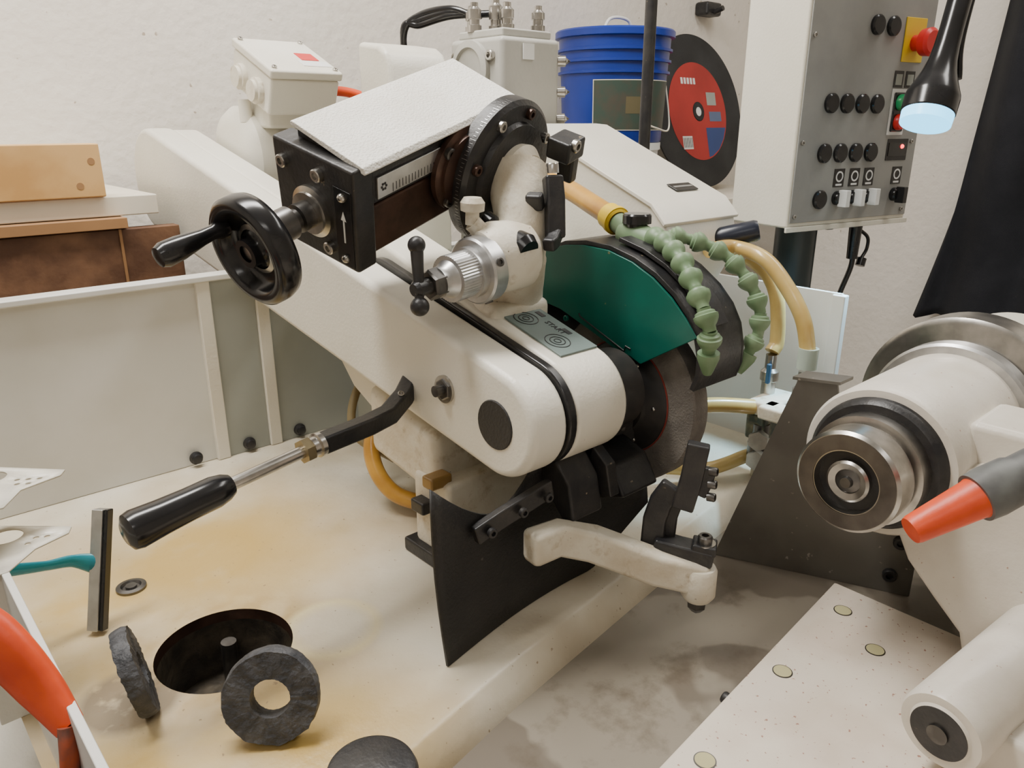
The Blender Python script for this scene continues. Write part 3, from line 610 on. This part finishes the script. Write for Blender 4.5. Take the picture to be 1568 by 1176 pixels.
# ------------------------------------------------------------------ loose items on tray
def ring(name,c,axv,ro,ri,th,seed):
    R=root(name);ax_,x_,y_=basis(axv);c=V(c);bm=bmesh.new();Nn=90;rnd=random.Random(seed)
    ph=[rnd.uniform(0,6) for _ in range(4)]
    sets=[]
    for (r,s) in ((ro*.97,-th/2),(ro,-th*.2),(ro,th*.2),(ro*.97,th/2),(ri,th/2),(ri,-th/2)):
        rg=[]
        for i in range(Nn):
            t=2*math.pi*i/Nn
            w=1
            if r>ri: 
                w+=.012*math.sin(3*t+ph[0])+.006*math.sin(11*t+ph[1]+s*300)+rnd.uniform(-.005,.005)
                if math.sin(t+ph[2])>.55: w+=.04*max(0,math.sin(9*t+ph[3]+s*200))
            rg.append(bm.verts.new(c+ax_*(s+rnd.uniform(-.0006,.0006))+(x_*math.cos(t)+y_*math.sin(t))*r*w))
        sets.append(rg)
    for k in range(6):
        A=sets[k];B_=sets[(k+1)%6]
        for i in range(Nn): bm.faces.new((A[i],A[(i+1)%Nn],B_[(i+1)%Nn],B_[i]))
    finish(bm,'abrasive_body',ABRD,R,0,ang=60);return R
ring('worn_grinding_ring',(.205,.532,.0405),V((.56,.80,-.30)),.0405,.0165,.017,1)
ring('worn_grinding_ring',(.128,.640,.041),V((.97,-.20,.20)),.041,.015,.014,2)
SQ=root('squeegee')
q0=V((.129,.785,.004));q1=V((.160,.812,.122))
bar([q0,q1],.012,.013,'aluminium_channel',ALU,SQ,.001)
bar([q0+V((.006,-.006,0)),q1+V((.006,-.006,0))],.004,.010,'rubber_blade',BLACK,SQ,.001)
tube([(.146,.80,.068),(.125,.805,.078),(.100,.80,.085),(.068,.79,.098)],.005,'cyan_handle',CYAN,SQ,radii=[.012,.007,.0055,.007],flat=.5)
CP=root('black_round_post_cap')
lathe([(0,.0),(.031,.0),(.031,.128),(.029,.133),(.025,.135),(0,.135)],(.197,.357,TZ),(0,0,1),'cap',BLACKM,CP,seg=64)
KN=root('orange_handled_scraper')
tube([(.0,.575,.21),(.029,.535,.185),(.046,.51,.152),(.055,.488,.130)],.02,'handle',ORANGE,KN,radii=[.022,.023,.019,.013],flat=.55)
tube([(.055,.488,.132),(.052,.482,.118),(.050,.484,.095),(.055,.49,.045),(.07,.50,.0)],.01,'dirty_tip',mat('dirty_orange',(.40,.07,.02),(.10,.05,.04),rough=.6,scale=60),KN,radii=[.013,.012,.008,.004],flat=.5)
# ------------------------------------------------------------------ wood behind tray
WD=root('wooden_boards')
bx(-.4,.344,1.30,1.335,.393,.470,'pine_board',PINE,WD,.002)
bx(-.4,.42,1.31,1.60,.362,.392,'pale_board',BOARD,WD,.002)
bx(-.4,.365,1.29,1.60,.345,.361,'brown_board',BROWN,WD,.001)
bx(-.4,.445,1.30,1.325,-.2,.343,'dark_plywood',PLY,WD,.002)
bx(.352,.356,1.298,1.300,.0,.343,'ply_joint',BROWN,WD,0)
for x,z in ((.31,.41),(.33,.445)): cyl((x,1.2995,z),(x,1.301,z),.005,'knot',BROWN,WD)
bx(-.4,.445,1.33,1.60,-.9,-.2,'timber_base',PLY,WD,.002)
# ------------------------------------------------------------------ shelf, buckets, disc
SH=root('wall_shelf')
bx(1.30,2.45,1.28,1.62,.262,.29,'shelf_board',BOARD,SH,.003)
for x in (1.45,2.3): prism([(1.62,.262),(1.36,.262),(1.62,.05)],YZ,x,x+.02,'shelf_bracket',GREYP,SH,.001)
BK=root('blue_plastic_bucket')
bc=V((1.65,1.435,.45))
lathe([(0,0),(.128,0),(.131,.004),(.138,.165),(.145,.166),(.145,.172),(.139,.173),(.140,.192),(.147,.193),(.147,.199),(.141,.200),(.142,.218),(.149,.219),(.149,.225),(.143,.226),(.144,.25),(.154,.252),(.154,.266),(.150,.270),(.144,.270),(.140,.262),(0,.262)],bc,(0,0,1),'bucket',BLUE,BK,seg=72)
def wrap(a0,a1,z0,z1,r0,r1,m,nm):
    bm=bmesh.new();rows=[]
    for i in range(25):
        a=math.radians(a0+(a1-a0)*i/24);rows.append([bm.verts.new(bc+V((math.cos(a),math.sin(a),0))*r+Z_*z) for r,z in ((r0,z0),(r1,z1))])
    for a,b in zip(rows,rows[1:]): bm.faces.new((a[0],b[0],b[1],a[1]))
    finish(bm,nm,m,BK,ang=80)
wrap(200,300,.03,.150,.1342,.1392,BOARD,'label_border');wrap(201,299,.032,.148,.1348,.1398,DGREEN,'bucket_label')
wrap(235,262,.07,.11,.1368,.1384,mat('label_print',(.12,.10,.05),rough=.5),'label_print')
tube([bc+V((math.cos(math.radians(a_))*.152,math.sin(math.radians(a_))*.152,z)) for a_,z in ((250,.05),(270,.035),(295,.03),(320,.07),(335,.15),(345,.23))],.0022,'wire_handle',BOARD,BK)
tube([bc+V((-.05,0,.26)),bc+V((-.02,0,.30)),bc+V((.05,0,.30)),bc+V((.07,0,.26))],.004,'lid_handle',WHITE,BK)
BK2=root('white_plastic_bucket')
lathe([(0,0),(.115,0),(.118,.004),(.126,.14),(.131,.141),(.131,.159),(0,.159)],V((1.65,1.435,.29)),(0,0,1),'bucket',WHITE,BK2,seg=64)
DS=root('abrasive_cutoff_disc')
dn=V((0,-.97,.24)).normalized();dcen=V((2.16,1.525,.53))
DB=mat('disc_black',(.02,.02,.02),(.035,.035,.035),rough=.85,bump=.6,bscale=600);DR=mat('disc_red',(.42,.03,.025),(.34,.025,.02),rough=.6)
lathe([(.014,0),(.235,0),(.235,.005),(.014,.005)],dcen,dn,'disc',DB,DS,seg=96)
lathe([(.03,.0052),(.150,.0052),(.150,.0058),(.03,.0058)],dcen,dn,'red_label',DR,DS,seg=72)
lathe([(.014,.0056),(.028,.0056),(.028,.0066),(.014,.0066)],dcen,dn,'arbor_ring',DB,DS,seg=40)
cyl(dcen+dn*.001,dcen+dn*.006,.016,'arbor_white',WHITE,DS)
_,dx_,dy_=basis(dn)
def dpatch(u0,u1,v0,v1,m,nm,h=.0062):
    bm=bmesh.new();bm.faces.new([bm.verts.new(dcen+dn*h+X_*u+dx_*v) for u,v in ((u0,v0),(u1,v0),(u1,v1),(u0,v1))]);finish(bm,nm,m,DS)
dpatch(-.10,-.05,-.115,-.075,WHITE,'barcode_label')
for k in range(6): dpatch(-.096+k*.008,-.093+k*.008,-.11,-.08,BLACKM,'barcode_bar',.0066)
bm=bmesh.new();pts=[(.03,-.05),(.138,-.05),(.12,-.085),(.09,-.118),(.05,-.138),(.03,-.142)];bm.faces.new([bm.verts.new(dcen+dn*.0061+X_*u+dx_*v) for u,v in pts]);finish(bm,'blue_panel',mat('disc_blue',(.03,.06,.20),rough=.6),DS)
for k in range(5): dpatch(-.075+k*.016,-.064+k*.016,.083,.102,WHITE,'disc_lettering')
dpatch(.05,.10,.02,.06,GREYP,'disc_picture');dpatch(.055,.12,-.03,.0,mat('disc_picture_blue',(.10,.14,.25)),'disc_picture_lower')
# ------------------------------------------------------------------ control panel
CB=root('control_panel')
fx=V((math.cos(math.radians(-13)),math.sin(math.radians(-13)),0));fn=V((fx.y,-fx.x,0));fb=-fn
O=V((1.130,.617,0));FB=(fx,fb,Z_)
def cb(p0,p1,d0,d1,z0,z1,nm,m,bev=.002): return box(O+fx*(p0+p1)/2+fb*(d0+d1)/2+Z_*(z0+z1)/2,(p1-p0,d1-d0,z1-z0),nm,m,CB,FB,bev)
cb(0,.288,0,.121,.342,.95,'enclosure',CREAM,.004)
cb(.004,.284,-.0025,0,.350,.945,'face_plate',PANELF,.001)
cb(-.003,.291,-.004,.0,.336,.344,'lower_trim',CREAM,.001)
def btn(p,z,r=.0145,m=BLACK,h=.006,nm='button'):
    lathe([(0,0),(r*1.0,0),(r,h*.7),(r*.85,h),(0,h)],O+fx*p+fn*.0025+Z_*z,fn,nm,m,CB,seg=28)
for p in (.145,.182): btn(p,.640)
for p in (.064,.099,.134,.169): btn(p,.527)
for p in (.062,.098,.134,.170): btn(p,.454)
btn(.064,.384)
for p in (.104,.140,.175,.245):
    btn(p,.385,.011,BLACK,.010,'rotary_knob');cb(p-.005,p+.005,-.026,-.010,.372,.398,'knob_grip',WHITE if p<.2 else BLACK,.001)
    cb(p-.012,p+.012,-.0035,-.0025,.402,.430,'icon_plate',BLACK,.0003);lathe([(.006,0),(.0085,0),(.0085,.0005),(.006,.0005)],O+fx*p+fn*.0036+Z_*.418,fn,'icon',WHITE,CB,seg=20);cb(p-.007,p+.007,-.004,-.0035,.404,.407,'icon_bar',WHITE,0)
cb(.210,.262,-.0035,-.0025,.440,.474,'display_frame',BLACK,.001);cb(.214,.258,-.0045,-.0035,.447,.468,'display_glass',mat('display',(.03,.03,.03),rough=.1),.0003)
sph(O+fx*.246+fn*.0045+Z_*.462,.0035,'led',LEDR,CB)
for p in (.214,.242): cb(p-.011,p+.011,-.0035,-.0025,.552,.577,'icon_square',BLACK,.0003);cb(p-.0075,p+.0075,-.004,-.0035,.556,.572,'icon_square_inner',GREYP,0)
cb(.203,.243,-.004,-.0025,.480,.550,'double_button_plate',WHITE,.001);cb(.208,.238,-.007,-.0025,.485,.545,'double_button_frame',BLACK,.003);btn(.223,.530,.0125,mat('green_button',(.02,.35,.12),rough=.3),.012);btn(.223,.500,.0125,RED,.012)
cb(.212,.262,-.0045,-.0025,.590,.655,'yellow_estop_plate',YEL,.001)
lathe([(0,0),(.012,0),(.012,.012),(.020,.016),(.021,.028),(.016,.032),(0,.032)],O+fx*.238+fn*.0045+Z_*.618,fn,'emergency_stop',RED,CB)
for p,z in ((.012,.47),(.012,.62),(.27,.47),(.27,.36),(.012,.36)): screw(O+fx*p+fn*.0025+Z_*z,fn,.0035,CB,STEEL)
for k in range(3): cb(.05+.06*k,.065+.06*k,.01,.02,.332,.342,'foot_pad',BLACKM,.002)
cyl((1.245,.66,-.9),(1.245,.66,.345),.034,'post',mat('post_dark_green',(.02,.032,.034),rough=.35),CB)
bx(1.14,1.35,.57,.75,-.9,-.87,'post_base',BLACKM,CB,.003)
CA=root('panel_cable')
tube([(1.336,.60,.334),(1.337,.60,.29),(1.338,.60,.26),(1.325,.61,.20),(1.31,.62,.10),(1.30,.64,-.05),(1.31,.66,-.4),(1.33,.68,-.85)],.0045,'cable',BLACK,CA)
cyl((1.336,.60,.334),(1.337,.60,.275),.011,'connector',BLACK,CA,r1=.009)
tube([(1.345,.598,.325),(1.365,.59,.310),(1.368,.59,.29),(1.352,.59,.275)],.003,'cap_cord',BLACK,CA);cyl((1.355,.59,.275),(1.35,.59,.262),.008,'dust_cap',BLACK,CA)
# ------------------------------------------------------------------ flashlight
FL=root('hanging_flashlight')
f0=V((1.165,.447,.510));f1=V((1.2325,.455,.66));fd=(f1-f0).normalized()
lathe([(0,.004),(.031,.004),(.033,0),(.0345,.002),(.035,.022),(.034,.028),(.0275,.044),(.0225,.058),(.0185,.075),(.0165,.095),(.0155,.12),(.0155,.40),(0,.40)],f0,fd,'body',BLACK,FL,seg=48)
lathe([(0,.0),(.0325,.0),(.0335,.018),(0,.018)],f0-fd*.014,fd,'lens',GLOW,FL,seg=48)
tube([f0+fd*.05+V((.02,-.02,0)),f0+fd*.12+V((.012,-.012,0)),f0+fd*.3+V((.012,-.012,0))],.004,'clip',BLACK,FL)
cyl(f0+fd*.39,V((1.33,.46,1.8)),.004,'hanging_cord',BLACK,FL)
# ------------------------------------------------------------------ jacket
JK=root('hanging_black_jacket')
bm=bmesh.new();rows=[];nr=40;nc=60
for i in range(nr+1):
    f=i/nr;z=-.085+f*1.15
    yl=.905-.16*f-.02*math.sin(f*5);yr=.30+.05*f
    row=[]
    for j in range(nc+1):
        g=j/nc;y=yl+(yr-yl)*g
        x=2.50+.030*math.sin(g*17+f*2.5)+.02*math.sin(g*9-f*6)-.05*math.sin(g*math.pi)
        row.append(bm.verts.new((x,y,z+.02*math.sin(g*11)*(1-f)+.03*abs(g-.45)*(1-f))))
    rows.append(row)
for a,b in zip(rows,rows[1:]):
    for j in range(nc): bm.faces.new((a[j],a[j+1],b[j+1],b[j]))
o=finish(bm,'cloth',CLOTH,JK,ang=80);s=o.modifiers.new('s','SOLIDIFY');s.thickness=.02
cyl((2.6,.58,1.08),(2.50,.58,1.10),.012,'coat_hook',STEEL,JK)
HK=root('wall_hook')
bx(2.24,2.32,1.57,1.62,.82,.86,'hook_body',BLACKM,HK,.008)
cyl((2.28,1.57,.83),(2.28,1.54,.84),.008,'hook_peg',BLACKM,HK)
# ------------------------------------------------------------------ lights
def area(name,loc,sx,sy,p,col=(1,.965,.91)):
    R=root(name)
    box((loc[0],loc[1],loc[2]+.05),(sx+.06,sy+.06,.06),'housing',CEIL,R)
    l=bpy.data.lights.new(name+'_light','AREA');l.shape='RECTANGLE';l.size=sx;l.size_y=sy;l.energy=p;l.color=col
    o=bpy.data.objects.new('tube_light',l);COL.objects.link(o);o.location=loc;o.parent=R
area('ceiling_light_fixture',(.15,.95,1.71),1.3,.3,48)
area('ceiling_light_fixture',(-.8,-.8,1.71),1.3,.3,9)
area('ceiling_light_fixture',(1.6,.3,1.71),.3,1.3,19)
l=bpy.data.lights.new('torch','SPOT');l.energy=20;l.spot_size=math.radians(58);l.spot_blend=.7;l.color=(.42,.76,1.);l.shadow_soft_size=.02
o=bpy.data.objects.new('flashlight_beam',l);COL.objects.link(o);o.parent=FL;o.location=f0-fd*.03
o.rotation_euler=(V((1.04,.57,.14))-o.location).to_track_quat('-Z','Y').to_euler()
w=bpy.data.worlds.new('w');scene.world=w;w.use_nodes=True;w.node_tree.nodes['Background'].inputs[0].default_value=(.8,.8,.8,1);w.node_tree.nodes['Background'].inputs[1].default_value=.3
# ------------------------------------------------------------------ camera
cam=bpy.data.cameras.new('cam');cam.sensor_width=36;cam.lens=27.05;cam.clip_start=.01
co=bpy.data.objects.new('camera',cam);COL.objects.link(co);co.location=(0,0,.5)
co.rotation_euler=(math.radians(90-18.8),0,math.radians(-42));scene.camera=co
